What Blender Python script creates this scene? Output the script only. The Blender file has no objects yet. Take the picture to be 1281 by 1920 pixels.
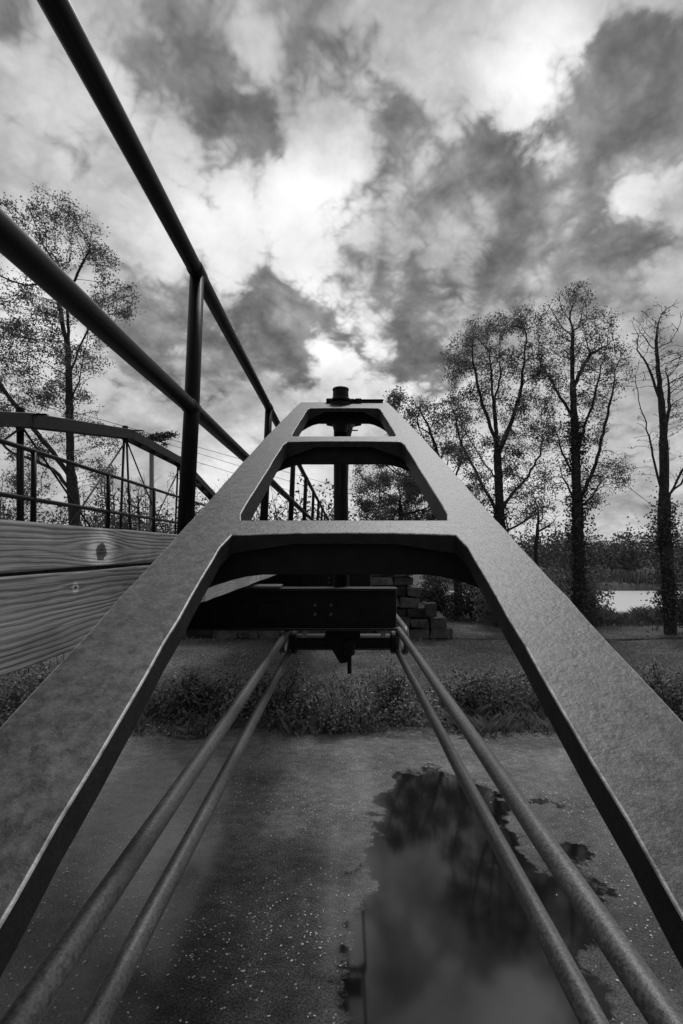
import bpy, bmesh, math, random
import numpy as np
from mathutils import Vector, Matrix, kdtree, noise
R = math.radians
rnd = random.Random(7)
npr = np.random.RandomState(11)
sc = bpy.context.scene
COL = sc.collection

# ------------------------------------------------------------------ camera
F = 1000.0            # focal length in photo pixels (photo 1281 x 1920), vanishing point of the bridge at (645, 1030)
VX, VY = 645.0, 1030.0
cd = bpy.data.cameras.new('camera'); cam = bpy.data.objects.new('camera', cd); COL.objects.link(cam)
cam.location = (0, 0, 0); cam.rotation_euler = (R(90), 0, 0)
cd.sensor_fit = 'AUTO'; cd.sensor_width = 36.0; cd.lens = F / 1920 * 36
cd.shift_x = -(VX - 640.5) / 1920; cd.shift_y = (VY - 960) / 1920
cd.clip_start = 0.02; cd.clip_end = 2000
sc.camera = cam

def at(px, py, Y):
    return Vector(((px - VX) / F * Y, Y, (VY - py) / F * Y))

# ------------------------------------------------------------------ exposure
sc.view_settings.view_transform = 'Standard'; sc.view_settings.look = 'None'
sc.view_settings.exposure = 0.0; sc.view_settings.gamma = 1.0
sc.cycles.max_bounces = 6; sc.cycles.diffuse_bounces = 3; sc.cycles.glossy_bounces = 3
sc.cycles.transparent_max_bounces = 6

# ------------------------------------------------------------------ sky
SUN_EL, SUN_AZ = R(56), R(16)     # azimuth from +Y, clockwise
world = bpy.data.worlds.new('World'); sc.world = world; world.use_nodes = True
nt = world.node_tree; nt.nodes.clear()
def N(t, kind, **kw):
    n = t.nodes.new(kind)
    for k, v in kw.items(): setattr(n, k, v)
    return n
def mth(t, op, a, b=None, c=None, clamp=False):
    n = t.nodes.new('ShaderNodeMath'); n.operation = op; n.use_clamp = clamp
    for i, v in enumerate((a, b, c)):
        if v is None: continue
        if isinstance(v, (int, float)): n.inputs[i].default_value = v
        else: t.links.new(v, n.inputs[i])
    return n.outputs[0]
def vmt(t, op, a, b=None, s=None, out=0):
    n = t.nodes.new('ShaderNodeVectorMath'); n.operation = op
    for i, v in enumerate((a, b)):
        if v is None: continue
        if isinstance(v, (tuple, list, Vector)): n.inputs[i].default_value = tuple(v)
        else: t.links.new(v, n.inputs[i])
    if s is not None: n.inputs['Scale'].default_value = s
    return n.outputs[out]
def nz(t, vec, scale, detail=4, rough=0.5, dist=0.0, out='Fac', lac=2.0):
    n = t.nodes.new('ShaderNodeTexNoise'); n.inputs['Scale'].default_value = scale
    n.inputs['Detail'].default_value = detail; n.inputs['Roughness'].default_value = rough
    n.inputs['Distortion'].default_value = dist; n.inputs['Lacunarity'].default_value = lac
    if vec is not None: t.links.new(vec, n.inputs['Vector'])
    return n.outputs[out]

SKY_BASE = 0.71
BLOBS = [  # photo-estimated brightness of the cloud deck: px, py, radius, amount
    (430,470,85,.42),(350,420,60,.2),(500,370,60,.25),(600,370,50,.32),(480,150,55,.2),(1000,110,110,.25),(1040,210,70,.42),(960,190,60,.25),
    (1125,395,35,.5),(625,610,50,.42),(700,670,45,.35),(430,900,60,.35),(585,905,60,.4),(800,735,45,.5),(590,530,50,.22),(940,890,80,.35),
    (30,620,60,.3),(60,500,50,.3),(230,160,60,.12),(90,170,90,.12),(640,385,32,.45),(560,330,40,.25),(700,200,60,.12),(600,660,40,.2),(840,200,80,.12),(560,450,60,.15),(740,560,40,.12),(1225,330,45,.18),(720,170,50,.1),
    (650,720,60,.12),(200,620,60,.1),
    (1215,170,75,-.55),(1150,100,35,-.36),(1250,230,45,-.3),(765,250,50,-.24),(720,300,35,-.13),(900,345,65,-.33),(990,350,55,-.18),(790,450,120,-.10),
    (960,470,100,-.13),(1080,450,85,-.13),(815,620,75,-.36),(800,680,40,-.2),(650,520,80,-.12),(470,235,45,-.3),(370,150,70,-.25),(310,60,90,-.24),(420,30,70,-.18),
    (580,70,70,-.25),(640,120,50,-.12),(20,20,60,-.3),(290,600,75,-.3),(270,700,60,-.14),(540,650,65,-.4),(470,590,50,-.2),(1200,500,80,-.15),(1180,660,100,-.12),
    (1100,285,60,-.15),(880,30,60,-.08),(700,40,60,-.12),(330,330,50,-.08),(1230,800,70,-.05),(390,680,60,-.18),
]
tc = N(nt, 'ShaderNodeTexCoord'); D0 = tc.outputs['Generated']
w1 = vmt(nt, 'SUBTRACT', nz(nt, D0, 3.2, 5, .55, out='Color'), (.5,.5,.5))
w2 = vmt(nt, 'SUBTRACT', nz(nt, D0, 9.0, 6, .62, out='Color'), (.5,.5,.5))
dw = vmt(nt, 'ADD', vmt(nt, 'SCALE', w1, s=.09), vmt(nt, 'SCALE', w2, s=.09))
DW = vmt(nt, 'NORMALIZE', vmt(nt, 'ADD', D0, dw))
acc = None; dacc = None
for (bx_, by_, br, ba) in BLOBS:
    u, v = (bx_ - VX) / F, (VY - by_) / F
    q = 1 + u * u + v * v
    d = Vector((u, 1, v)).normalized()
    sg = 1.12 * br / F / q ** 0.75
    k = 1 / (sg * sg)
    e = mth(nt, 'SUBTRACT', vmt(nt, 'DOT_PRODUCT', DW, d * k, out=1), k)
    g = mth(nt, 'EXPONENT', e); ba = ba * (.72 if ba > 0 else .66)
    if ba > 0: acc = mth(nt, 'MULTIPLY', g, ba) if acc is None else mth(nt, 'MULTIPLY_ADD', g, ba, acc)
    else: dacc = mth(nt, 'MULTIPLY', g, -ba) if dacc is None else mth(nt, 'MULTIPLY_ADD', g, -ba, dacc)
# billow detail on a flat cloud deck
sx = N(nt, 'ShaderNodeSeparateXYZ'); nt.links.new(vmt(nt, 'ADD', D0, vmt(nt, 'SCALE', dw, s=.25)), sx.inputs[0])
zz = mth(nt, 'ADD', mth(nt, 'MAXIMUM', sx.outputs[2], 0.0), .5)
cx_ = N(nt, 'ShaderNodeCombineXYZ')
nt.links.new(mth(nt, 'DIVIDE', sx.outputs[0], zz), cx_.inputs[0]); nt.links.new(mth(nt, 'DIVIDE', sx.outputs[1], zz), cx_.inputs[1])
f1 = nz(nt, cx_.outputs[0], 3.6, 9, .6, .1)
f2 = nz(nt, cx_.outputs[0], 12.0, 8, .66, .1); f3 = nz(nt, cx_.outputs[0], 6.8, 8, .62, .1)
pf = None
for (q_, a_) in ((7.5, 1.0), (16, .55), (33, .3), (70, .17)):
    n_ = mth(nt, 'MULTIPLY', mth(nt, 'ABSOLUTE', mth(nt, 'SUBTRACT', nz(nt, cx_.outputs[0], q_, 0, .5), .5)), a_)
    pf = n_ if pf is None else mth(nt, 'ADD', pf, n_)
pf = mth(nt, 'SUBTRACT', pf, .17)
d1 = mth(nt, 'SUBTRACT', f1, .5); d2 = mth(nt, 'SUBTRACT', f2, .5)
lit = mth(nt, 'ADD', mth(nt, 'ADD', acc, SKY_BASE), mth(nt, 'ADD', mth(nt, 'MULTIPLY_ADD', d1, .7, mth(nt, 'MULTIPLY', d2, .35)), mth(nt, 'MULTIPLY', pf, .35)))
edge_ = mth(nt, 'ADD', dacc, mth(nt, 'ADD', mth(nt, 'MULTIPLY_ADD', d1, .6, mth(nt, 'MULTIPLY', d2, .3)), mth(nt, 'MULTIPLY', pf, -.55)))
cv = N(nt, 'ShaderNodeMapRange', interpolation_type='SMOOTHSTEP'); nt.links.new(edge_, cv.inputs[0]); cv.inputs[1].default_value = .06; cv.inputs[2].default_value = .23
cloud = mth(nt, 'ADD', mth(nt, 'MULTIPLY_ADD', mth(nt, 'TANH', mth(nt, 'MULTIPLY', dacc, 1.6)), -.42, .64), mth(nt, 'MULTIPLY_ADD', mth(nt, 'SUBTRACT', f3, .5), .75, mth(nt, 'MULTIPLY_ADD', pf, .6, mth(nt, 'MULTIPLY', d2, .3))))
B = mth(nt, 'ADD', lit, mth(nt, 'MULTIPLY', cv.outputs[0], mth(nt, 'SUBTRACT', cloud, lit)))
B = mth(nt, 'MULTIPLY_ADD', mth(nt, 'TANH', mth(nt, 'DIVIDE', mth(nt, 'SUBTRACT', B, .62), .5)), .47, .62)
sd0 = N(nt, 'ShaderNodeSeparateXYZ'); nt.links.new(D0, sd0.inputs[0])
bk_ = N(nt, 'ShaderNodeMapRange', interpolation_type='SMOOTHSTEP'); nt.links.new(sd0.outputs[1], bk_.inputs[0])
bk_.inputs[1].default_value = -.5; bk_.inputs[2].default_value = .35; bk_.inputs[3].default_value = .42; bk_.inputs[4].default_value = 1.0   # unseen sky behind the camera dimmed, added to deepen foreground contrast
B = mth(nt, 'MULTIPLY', mth(nt, 'POWER', B, 2.15), bk_.outputs[0])
sky = N(nt, 'ShaderNodeTexSky', sky_type='NISHITA'); sky.sun_disc = False
sky.sun_elevation = SUN_EL; sky.sun_rotation = SUN_AZ
bw = N(nt, 'ShaderNodeRGBToBW'); nt.links.new(sky.outputs[0], bw.inputs[0])
rad = mth(nt, 'ADD', mth(nt, 'MULTIPLY', B, 9.6), mth(nt, 'MULTIPLY', bw.outputs[0], .02))
bgn = N(nt, 'ShaderNodeBackground'); bgn.inputs['Strength'].default_value = .1
nt.links.new(rad, bgn.inputs['Color'])
wo = N(nt, 'ShaderNodeOutputWorld'); nt.links.new(bgn.outputs[0], wo.inputs[0])

# ------------------------------------------------------------------ sun (veiled)
sl = bpy.data.lights.new('sun', 'SUN'); sun = bpy.data.objects.new('sun', sl); COL.objects.link(sun)
sl.energy = 1.4; sl.angle = R(12)
sd = Vector((math.sin(SUN_AZ) * math.cos(SUN_EL), math.cos(SUN_AZ) * math.cos(SUN_EL), math.sin(SUN_EL)))
sun.rotation_euler = (-sd).to_track_quat('-Z', 'Y').to_euler()

# ================================================================== materials (the photograph is black and white)
def mat(name, lo, hi, scale=6.0, rough=.8, detail=6, bump=0.0, bscale=None, spec=.5, coords='Object', dist=.01, extra=None, metallic=0.0, contrast=(.35,.65)):
    m = bpy.data.materials.new(name); m.use_nodes = True; t = m.node_tree
    b = t.nodes['Principled BSDF']; tcn = N(t, 'ShaderNodeTexCoord'); vec = tcn.outputs[coords]
    f = nz(t, vec, scale, detail, .6)
    mr = N(t, 'ShaderNodeMapRange'); t.links.new(f, mr.inputs[0])
    mr.inputs[1].default_value = contrast[0]; mr.inputs[2].default_value = contrast[1]
    mr.inputs[3].default_value = lo; mr.inputs[4].default_value = hi
    val = mr.outputs[0]
    if extra: val = extra(t, vec, val)
    t.links.new(val, b.inputs['Base Color'])
    b.inputs['Roughness'].default_value = rough; b.inputs['Specular IOR Level'].default_value = spec
    b.inputs['Metallic'].default_value = metallic
    if bump:
        bf = nz(t, vec, bscale or scale * 4, 5, .65)
        bn = N(t, 'ShaderNodeBump'); bn.inputs['Strength'].default_value = bump; bn.inputs['Distance'].default_value = dist
        t.links.new(bf, bn.inputs['Height']); t.links.new(bn.outputs[0], b.inputs['Normal'])
    return m

def iron_extra(amp, sc_, thr=.62):
    def f(t, vec, val):
        s = nz(t, vec, sc_, 3, .7)
        r = N(t, 'ShaderNodeMapRange'); t.links.new(s, r.inputs[0])
        r.inputs[1].default_value = thr; r.inputs[2].default_value = thr + .1; r.inputs[3].default_value = 1; r.inputs[4].default_value = amp
        s2 = nz(t, vec, 5, 7, .65)
        r2 = N(t, 'ShaderNodeMapRange'); t.links.new(s2, r2.inputs[0])
        r2.inputs[1].default_value = .35; r2.inputs[2].default_value = .65; r2.inputs[3].default_value = .72; r2.inputs[4].default_value = 1.2
        return mth(t, 'MULTIPLY', mth(t, 'MULTIPLY', val, r.outputs[0]), r2.outputs[0])
    return f
M = {}
M['cast'] = mat('cast_iron_paint', .025, .125, 60, .46, 9, .7, 150, .7, dist=.0016, extra=iron_extra(.3, 42, .585), contrast=(.36,.66))
M['side'] = mat('shaded_iron_side', .008, .02, 30, .55, 5, .5, 90, .35, dist=.003)  # shade of the legs' side and under faces put into a darker colour
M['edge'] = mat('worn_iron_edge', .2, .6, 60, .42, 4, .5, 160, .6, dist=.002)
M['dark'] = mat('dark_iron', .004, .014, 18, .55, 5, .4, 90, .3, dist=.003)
M['link'] = mat('link_iron', .05, .18, 210, .36, 6, .7, 300, .7, dist=.001, extra=iron_extra(.45, 120, .58))
M['pipe'] = mat('pipe_paint', .004, .009, 8, .42, 4, .2, 60, .2, dist=.002, extra=iron_extra(6.0, 26, .69))
M['stone'] = None
M['bark'] = mat('bark', .035, .10, 9, .95, 6, .9, 22, .2, dist=.05)
M['wire'] = mat('wire', .02, .03, 8, .6)
M['polewood'] = mat('weathered_pole', .2, .32, 14, .9, 5, .5, 30, .2, dist=.01)
M['leafdead'] = mat('fallen_leaf', .4, .85, 30, .7)
M['flower'] = mat('flower_head', .45, .7, 30, .8)

def leaf_mat(name, lo, hi, trans=.35):
    m = bpy.data.materials.new(name); m.use_nodes = True; t = m.node_tree
    b = t.nodes['Principled BSDF']; out = t.nodes['Material Output']
    ge = N(t, 'ShaderNodeNewGeometry')
    mr = N(t, 'ShaderNodeMapRange'); t.links.new(ge.outputs['Random Per Island'], mr.inputs[0])
    mr.inputs[3].default_value = lo; mr.inputs[4].default_value = hi
    t.links.new(mr.outputs[0], b.inputs['Base Color']); b.inputs['Roughness'].default_value = .6
    b.inputs['Specular IOR Level'].default_value = .3
    tr = N(t, 'ShaderNodeBsdfTranslucent'); t.links.new(mr.outputs[0], tr.inputs[0])
    mx = N(t, 'ShaderNodeMixShader'); mx.inputs[0].default_value = trans
    t.links.new(b.outputs[0], mx.inputs[1]); t.links.new(tr.outputs[0], mx.inputs[2]); t.links.new(mx.outputs[0], out.inputs[0])
    return m
M['leaf'] = leaf_mat('tree_leaf', .09, .28, .45)
M['leafpale'] = leaf_mat('pale_leaf', .1, .26, .45)
M['ivy'] = leaf_mat('ivy_leaf', .04, .14, .25)
M['weed'] = leaf_mat('weed_leaf', .05, .48, .3)
M['asterleaf'] = leaf_mat('aster_leaf', .15, .6, .3)
M['grass'] = leaf_mat('grass_blade', .12, .32, .3)
M['reed'] = leaf_mat('reed_blade', .08, .2, .3)
M['wood_far'] = leaf_mat('far_foliage', .06, .16, .3)

def stone_mat():
    m = bpy.data.materials.new('sandstone_block'); m.use_nodes = True; t = m.node_tree
    b = t.nodes['Principled BSDF']; tcn = N(t, 'ShaderNodeTexCoord'); vec = tcn.outputs['Object']
    ge = N(t, 'ShaderNodeNewGeometry'); r = ge.outputs['Random Per Island']
    base = mth(t, 'MULTIPLY_ADD', r, .13, .04)
    f = nz(t, vec, 3.0, 8, .65)
    fr = N(t, 'ShaderNodeMapRange'); t.links.new(f, fr.inputs[0]); fr.inputs[1].default_value=.35; fr.inputs[2].default_value=.68
    fr.inputs[3].default_value=.45; fr.inputs[4].default_value=1.5
    t.links.new(mth(t, 'MULTIPLY', base, fr.outputs[0]), b.inputs['Base Color'])
    b.inputs['Roughness'].default_value = .9
    bn = N(t, 'ShaderNodeBump'); bn.inputs['Strength'].default_value = .8; bn.inputs['Distance'].default_value = .05
    t.links.new(nz(t, vec, 9, 6, .65), bn.inputs['Height']); t.links.new(bn.outputs[0], b.inputs['Normal'])
    return m
M['stone'] = stone_mat()

def wood_mat(name, lo, hi, knots=()):
    """plank running along Y; grain lines run along Y and bow round the knots (y, z, size)"""
    m = bpy.data.materials.new(name); m.use_nodes = True; t = m.node_tree
    b = t.nodes['Principled BSDF']; tcn = N(t, 'ShaderNodeTexCoord'); vec = tcn.outputs['Object']
    s = N(t, 'ShaderNodeSeparateXYZ'); t.links.new(vec, s.inputs[0]); Yc, Zc = s.outputs[1], s.outputs[2]
    low = nz(t, vmt(t, 'MULTIPLY', vec, (1, 1.3, 9)), 1.6, 3, .5)
    ph = mth(t, 'ADD', Zc, mth(t, 'MULTIPLY', mth(t, 'SUBTRACT', low, .5), .05))
    core = None
    for (ky, kz, ks) in knots:
        dy = mth(t, 'DIVIDE', mth(t, 'SUBTRACT', Yc, ky), ks * 7); dz = mth(t, 'DIVIDE', mth(t, 'SUBTRACT', Zc, kz), ks * 2.0)
        r2 = mth(t, 'ADD', mth(t, 'MULTIPLY', dy, dy), mth(t, 'MULTIPLY', dz, dz))
        g = mth(t, 'EXPONENT', mth(t, 'MULTIPLY', r2, -1.0))
        sgn = mth(t, 'TANH', mth(t, 'DIVIDE', mth(t, 'SUBTRACT', Zc, kz), ks * .55))
        ph = mth(t, 'SUBTRACT', ph, mth(t, 'MULTIPLY', mth(t, 'MULTIPLY', sgn, g), ks * 1.5))
        kw = mth(t, 'MULTIPLY', mth(t, 'SUBTRACT', nz(t, vec, 38, 3, .6), .5), ks * 1.5)
        ey = mth(t, 'DIVIDE', mth(t, 'ADD', mth(t, 'SUBTRACT', Yc, ky), kw), ks * 1.35); ez = mth(t, 'DIVIDE', mth(t, 'ADD', mth(t, 'SUBTRACT', Zc, kz), kw), ks * 1.0)
        rr = mth(t, 'SQRT', mth(t, 'ADD', mth(t, 'MULTIPLY', ey, ey), mth(t, 'MULTIPLY', ez, ez)))
        core = rr if core is None else mth(t, 'MINIMUM', core, rr)
    rings = mth(t, 'SINE', mth(t, 'MULTIPLY', ph, 620.0))
    rings = mth(t, 'MULTIPLY_ADD', rings, .5, .5)
    rings = mth(t, 'POWER', rings, 1.6)
    fine = nz(t, vmt(t, 'MULTIPLY', vec, (60, 5, 420)), 1.0, 4, .6)
    blot = nz(t, vmt(t, 'MULTIPLY', vec, (3, 3, 9)), 1.6, 5, .6)
    am = nz(t, vmt(t, 'MULTIPLY', vec, (2, 1.2, 14)), 1.4, 4, .6)
    v = mth(t, 'SUBTRACT', 1.05, mth(t, 'MULTIPLY', rings, mth(t, 'MULTIPLY_ADD', am, 1.5, -.35)))
    ck = nz(t, vmt(t, 'MULTIPLY', vec, (3, 1.1, 130)), 1.0, 3, .6)
    v = mth(t, 'MULTIPLY', v, mth(t, 'SUBTRACT', 1.0, mth(t, 'MULTIPLY', mth(t, 'GREATER_THAN', ck, .69), .75)))
    v = mth(t, 'MULTIPLY', v, mth(t, 'MULTIPLY_ADD', fine, .9, .55))
    br = N(t, 'ShaderNodeMapRange'); t.links.new(blot, br.inputs[0]); br.inputs[1].default_value=.38; br.inputs[2].default_value=.62
    br.inputs[3].default_value=.62; br.inputs[4].default_value=1.12
    v = mth(t, 'MULTIPLY', v, br.outputs[0])
    if core is not None:
        kr = mth(t, 'MULTIPLY_ADD', mth(t, 'SINE', mth(t, 'MULTIPLY', core, 13)), .07, .42)
        halo = mth(t, 'MULTIPLY_ADD', mth(t, 'EXPONENT', mth(t, 'MULTIPLY', mth(t, 'POWER', mth(t, 'SUBTRACT', core, 1.5), 2.0), -.9)), 1.5, 1.0)
        v = mth(t, 'MULTIPLY', v, halo)
        inside = mth(t, 'LESS_THAN', core, 1.0)
        inner = mth(t, 'MULTIPLY', mth(t, 'SUBTRACT', kr, mth(t, 'MULTIPLY_ADD', core, -.3, .28)), .75)
        v = mth(t, 'ADD', mth(t, 'MULTIPLY', v, mth(t, 'SUBTRACT', 1.0, inside)), mth(t, 'MULTIPLY', inner, inside))
    v = mth(t, 'MULTIPLY_ADD', v, hi - lo, lo)
    t.links.new(v, b.inputs['Base Color']); b.inputs['Roughness'].default_value = .8; b.inputs['Specular IOR Level'].default_value = .25
    bn = N(t, 'ShaderNodeBump'); bn.inputs['Strength'].default_value = .5; bn.inputs['Distance'].default_value = .002
    t.links.new(mth(t, 'ADD', mth(t, 'MULTIPLY', rings, -.6), fine), bn.inputs['Height']); t.links.new(bn.outputs[0], b.inputs['Normal'])
    return m
M['plank_up'] = wood_mat('plank_wood_upper', .03, .44, [(1.035, -.004, .0165), (1.60, .015, .009)])
M['plank_lo'] = wood_mat('plank_wood_lower', .035, .40, [(.93, -.067, .0035)])
M['plank_pale'] = wood_mat('plank_wood_pale', .25, .6)  # paler base colour than the nearer boards
M['plank_deck'] = wood_mat('deck_wood', .06, .2)

# ================================================================== helpers
def tag(o, label=None, cat=None, group=None, kind=None):
    if label: o['label'] = label
    if cat: o['category'] = cat
    if group: o['group'] = group
    if kind: o['kind'] = kind
    return o
def thing(name, label, cat, loc=(0,0,0), group=None):
    o = bpy.data.objects.new(name, None); COL.objects.link(o); o.location = loc; o.empty_display_size = .2
    return tag(o, label, cat, group)
class MB:
    def __init__(s): s.v = []; s.f = []
    def add(s, vs, fs):
        n = len(s.v); s.v += [tuple(p) for p in vs]; s.f += [tuple(i + n for i in f) for f in fs]
    def box(s, x0, x1, y0, y1, z0, z1, j=0.0):
        vs = [(x,y,z) for x in (x0,x1) for y in (y0,y1) for z in (z0,z1)]
        if j: vs = [(a+rnd.uniform(-j,j), b+rnd.uniform(-j,j), c+rnd.uniform(-j,j)) for a,b,c in vs]
        s.add(vs, [(0,1,3,2),(4,6,7,5),(0,4,5,1),(2,3,7,6),(0,2,6,4),(1,5,7,3)])
    def tube(s, pts, r, n=12, cap=True):
        pts = [Vector(p) for p in pts]; rs = r if isinstance(r, (list, tuple)) else [r]*len(pts)
        base = len(s.v); ref = None
        for i, p in enumerate(pts):
            d = (pts[min(i+1,len(pts)-1)] - pts[max(i-1,0)]).normalized()
            if ref is None: ref = d.orthogonal().normalized()
            ref = (ref - d * ref.dot(d)).normalized(); q = d.cross(ref)
            for k in range(n):
                a = 2*math.pi*k/n; s.v.append(tuple(p + (ref*math.cos(a) + q*math.sin(a))*rs[i]))
        for i in range(len(pts)-1):
            for k in range(n):
                a = base+i*n+k; b = base+i*n+(k+1)%n; s.f.append((a, b, b+n, a+n))
        if cap:
            s.f.append(tuple(base+k for k in range(n))[::-1]); s.f.append(tuple(base+(len(pts)-1)*n+k for k in range(n)))
    def lathe(s, c, prof, axis='Z', n=20):
        """prof: (radius, height) pairs along axis from c"""
        base = len(s.v)
        for (r, h) in prof:
            for k in range(n):
                a = 2*math.pi*k/n; x, y = r*math.cos(a), r*math.sin(a)
                s.v.append({'Z': (c[0]+x, c[1]+y, c[2]+h), 'X': (c[0]+h, c[1]+x, c[2]+y), 'Y': (c[0]+x, c[1]+h, c[2]+y)}[axis])
        for i in range(len(prof)-1):
            for k in range(n):
                a = base+i*n+k; b = base+i*n+(k+1)%n; s.f.append((a,b,b+n,a+n))
        s.f.append(tuple(base+k for k in range(n))[::-1]); s.f.append(tuple(base+(len(prof)-1)*n+k for k in range(n)))
    def prism(s, poly, ext):
        """poly: list of 3D points, ext: extrusion vector"""
        n = len(poly); e = Vector(ext); vs = [Vector(p) for p in poly]; vs += [p + e for p in vs]
        s.add(vs, [tuple(range(n)), tuple(range(n, 2*n))[::-1]] + [(i, i+n, (i+1)%n+n, (i+1)%n) for i in range(n)])
    def build(s, name, m, parent=None, smooth=False, bevel=0, edge=None, seg=1, loc=None):
        me = bpy.data.meshes.new(name); me.from_pydata(s.v, [], s.f); me.update()
        bm = bmesh.new(); bm.from_mesh(me); bmesh.ops.recalc_face_normals(bm, faces=bm.faces); bm.to_mesh(me); bm.free()
        me.materials.append(m)
        if edge: me.materials.append(edge)
        o = bpy.data.objects.new(name, me); COL.objects.link(o)
        if parent:
            o.parent = parent
            if loc is None and any(parent.location): me.transform(Matrix.Translation(-Vector(parent.location)))
        if smooth:
            for p in me.polygons: p.use_smooth = len(p.vertices) == 4
        if bevel:
            b = o.modifiers.new('bevel', 'BEVEL'); b.width = bevel; b.segments = seg; b.limit_method = 'ANGLE'; b.angle_limit = R(40)
            if edge: b.material = 1
        return o
def quads(name, V, m, parent=None, tri=False):
    """V: (n,4,3) array of quads"""
    V = np.asarray(V, dtype=np.float32); n, k = V.shape[0], V.shape[1]
    me = bpy.data.meshes.new(name); me.vertices.add(n*k); me.vertices.foreach_set('co', V.reshape(-1))
    me.loops.add(n*k); me.loops.foreach_set('vertex_index', np.arange(n*k, dtype=np.int32))
    me.polygons.add(n); me.polygons.foreach_set('loop_start', np.arange(0, n*k, k, dtype=np.int32))
    me.polygons.foreach_set('loop_total', np.full(n, k, dtype=np.int32)); me.update(calc_edges=True); me.validate()
    me.materials.append(m); o = bpy.data.objects.new(name, me); COL.objects.link(o)
    if parent:
        o.parent = parent
        if any(parent.location): me.transform(Matrix.Translation(-Vector(parent.location)))
    return o
def leaf_quads(C_, size, up=.3, asp=.6, rs=npr):
    """diamond leaves, slightly folded, centred on C_ (n,3)"""
    n = len(C_); a = rs.normal(size=(n,3)); a /= np.linalg.norm(a,axis=1)[:,None]
    b = rs.normal(size=(n,3)); b -= a*(a*b).sum(1)[:,None]; b /= np.linalg.norm(b,axis=1)[:,None]
    s = (np.asarray(size) * rs.uniform(.6,1.3,n))[:,None]
    return np.stack([C_ - a*s*.5, C_ + b*s*.5*asp + a*s*.05, C_ + a*s*.5, C_ - b*s*.5*asp + a*s*.05], 1)
def blades(B_, h, w, lean=.35, rs=npr):
    n = len(B_); az = rs.uniform(0, 2*np.pi, n); d = np.stack([np.cos(az), np.sin(az), np.zeros(n)],1)
    hh = (np.asarray(h)*rs.uniform(.5,1.2,n))[:,None]; lz = rs.normal(0, lean, (n,3)); lz[:,2] = 0
    top = B_ + (np.array([0,0,1.0]) + lz)*hh; mid = B_ + (np.array([0,0,1.0]) + lz*.35)*hh*.55
    return np.stack([B_ - d*w*.5, B_ + d*w*.5, mid + d*w*.4, top], 1)
def smooth_noise(x, y, s, seed=0.0):
    return noise.noise(Vector((x*s+seed, y*s-seed, seed*.37)))

# ================================================================== terrain
WZ = -3.6          # canal level
RZ = -4.15         # river level
BANK_Y = 10.45
def sstep(a, b, x):
    t = min(1, max(0, (x-a)/(b-a))); return t*t*(3-2*t)
def ground_z(x, y):
    top = -3.36 + .10*smooth_noise(x, y, .25, 3.1) + .05*smooth_noise(x, y, .9, 1.7)
    e = BANK_Y + .35*smooth_noise(x, 0, .35, 5.2) + .25*smooth_noise(x, 0, 1.3, 2.2)
    if y > 2:
        z = top * sstep(e - .6, e + .9, y) + (WZ - .9) * (1 - sstep(e - .6, e + .9, y))
        # river to the right, beyond the tow path
        rv = sstep(9, 14, x + .12*(y-34)) * sstep(30, 34.5, y + .8*smooth_noise(x, y, .12, 8)) * (1 - sstep(52.5, 54.5, y))
        z = z * (1 - rv) + (RZ - .6) * rv
        if y > 22: z -= .5*sstep(22, 30, y)*sstep(8, 12, x)*(1-rv)*(1 - sstep(50, 53, y))
        if y > 54: z += -.45*sstep(54, 56, y)*sstep(9, 14, x)
    else:
        z = (WZ - .9) * sstep(-2.2, -1.0, y) + (-1.0) * (1 - sstep(-2.2, -1.0, y))
    return z
def axis(fine0, fine1, step, far0, far1, grow=1.22):
    a = [fine0]
    while a[-1] < fine1: a.append(a[-1] + step)
    s = step; hi = [a[-1]]
    while hi[-1] < far1: s *= grow; hi.append(hi[-1] + s)
    s = step; lo = [a[0]]
    while lo[-1] > far0: s *= grow; lo.append(lo[-1] - s)
    return lo[::-1][:-1] + a + hi[1:]
xs = axis(-14, 22, .35, -900, 900, 1.25)
ys = axis(9, 20, .2, -300, 21, 1.35)[:-1]
ys = [v for v in ys if v < 20] + [20 + .5*i for i in range(80)]
s = .6
while ys[-1] < 1100: s *= 1.25; ys.append(ys[-1] + s)
gv = [(x, y, ground_z(x, y)) for y in ys for x in xs]
nx = len(xs)
g = MB(); g.v = gv; g.f = [(j*nx+i, j*nx+i+1, (j+1)*nx+i+1, (j+1)*nx+i) for j in range(len(ys)-1) for i in range(nx-1)]
def ground_extra(t, vec, val):
    a = nz(t, vec, .5, 5, .6); r = N(t, 'ShaderNodeMapRange'); t.links.new(a, r.inputs[0])
    r.inputs[1].default_value=.35; r.inputs[2].default_value=.65; r.inputs[3].default_value=.7; r.inputs[4].default_value=1.35
    v = N(t, 'ShaderNodeTexVoronoi'); v.inputs['Scale'].default_value = 5.5; t.links.new(vec, v.inputs['Vector'])
    sp = mth(t, 'MULTIPLY', mth(t, 'LESS_THAN', v.outputs['Distance'], .09), .10)
    return mth(t, 'ADD', mth(t, 'MULTIPLY', val, r.outputs[0]), sp)
M['ground'] = mat('mown_grass_ground', .09, .2, 14, .95, 8, .9, 18, .1, dist=.06, extra=ground_extra)
go = g.build('ground', M['ground'], smooth=True); tag(go, kind='structure')

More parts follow.
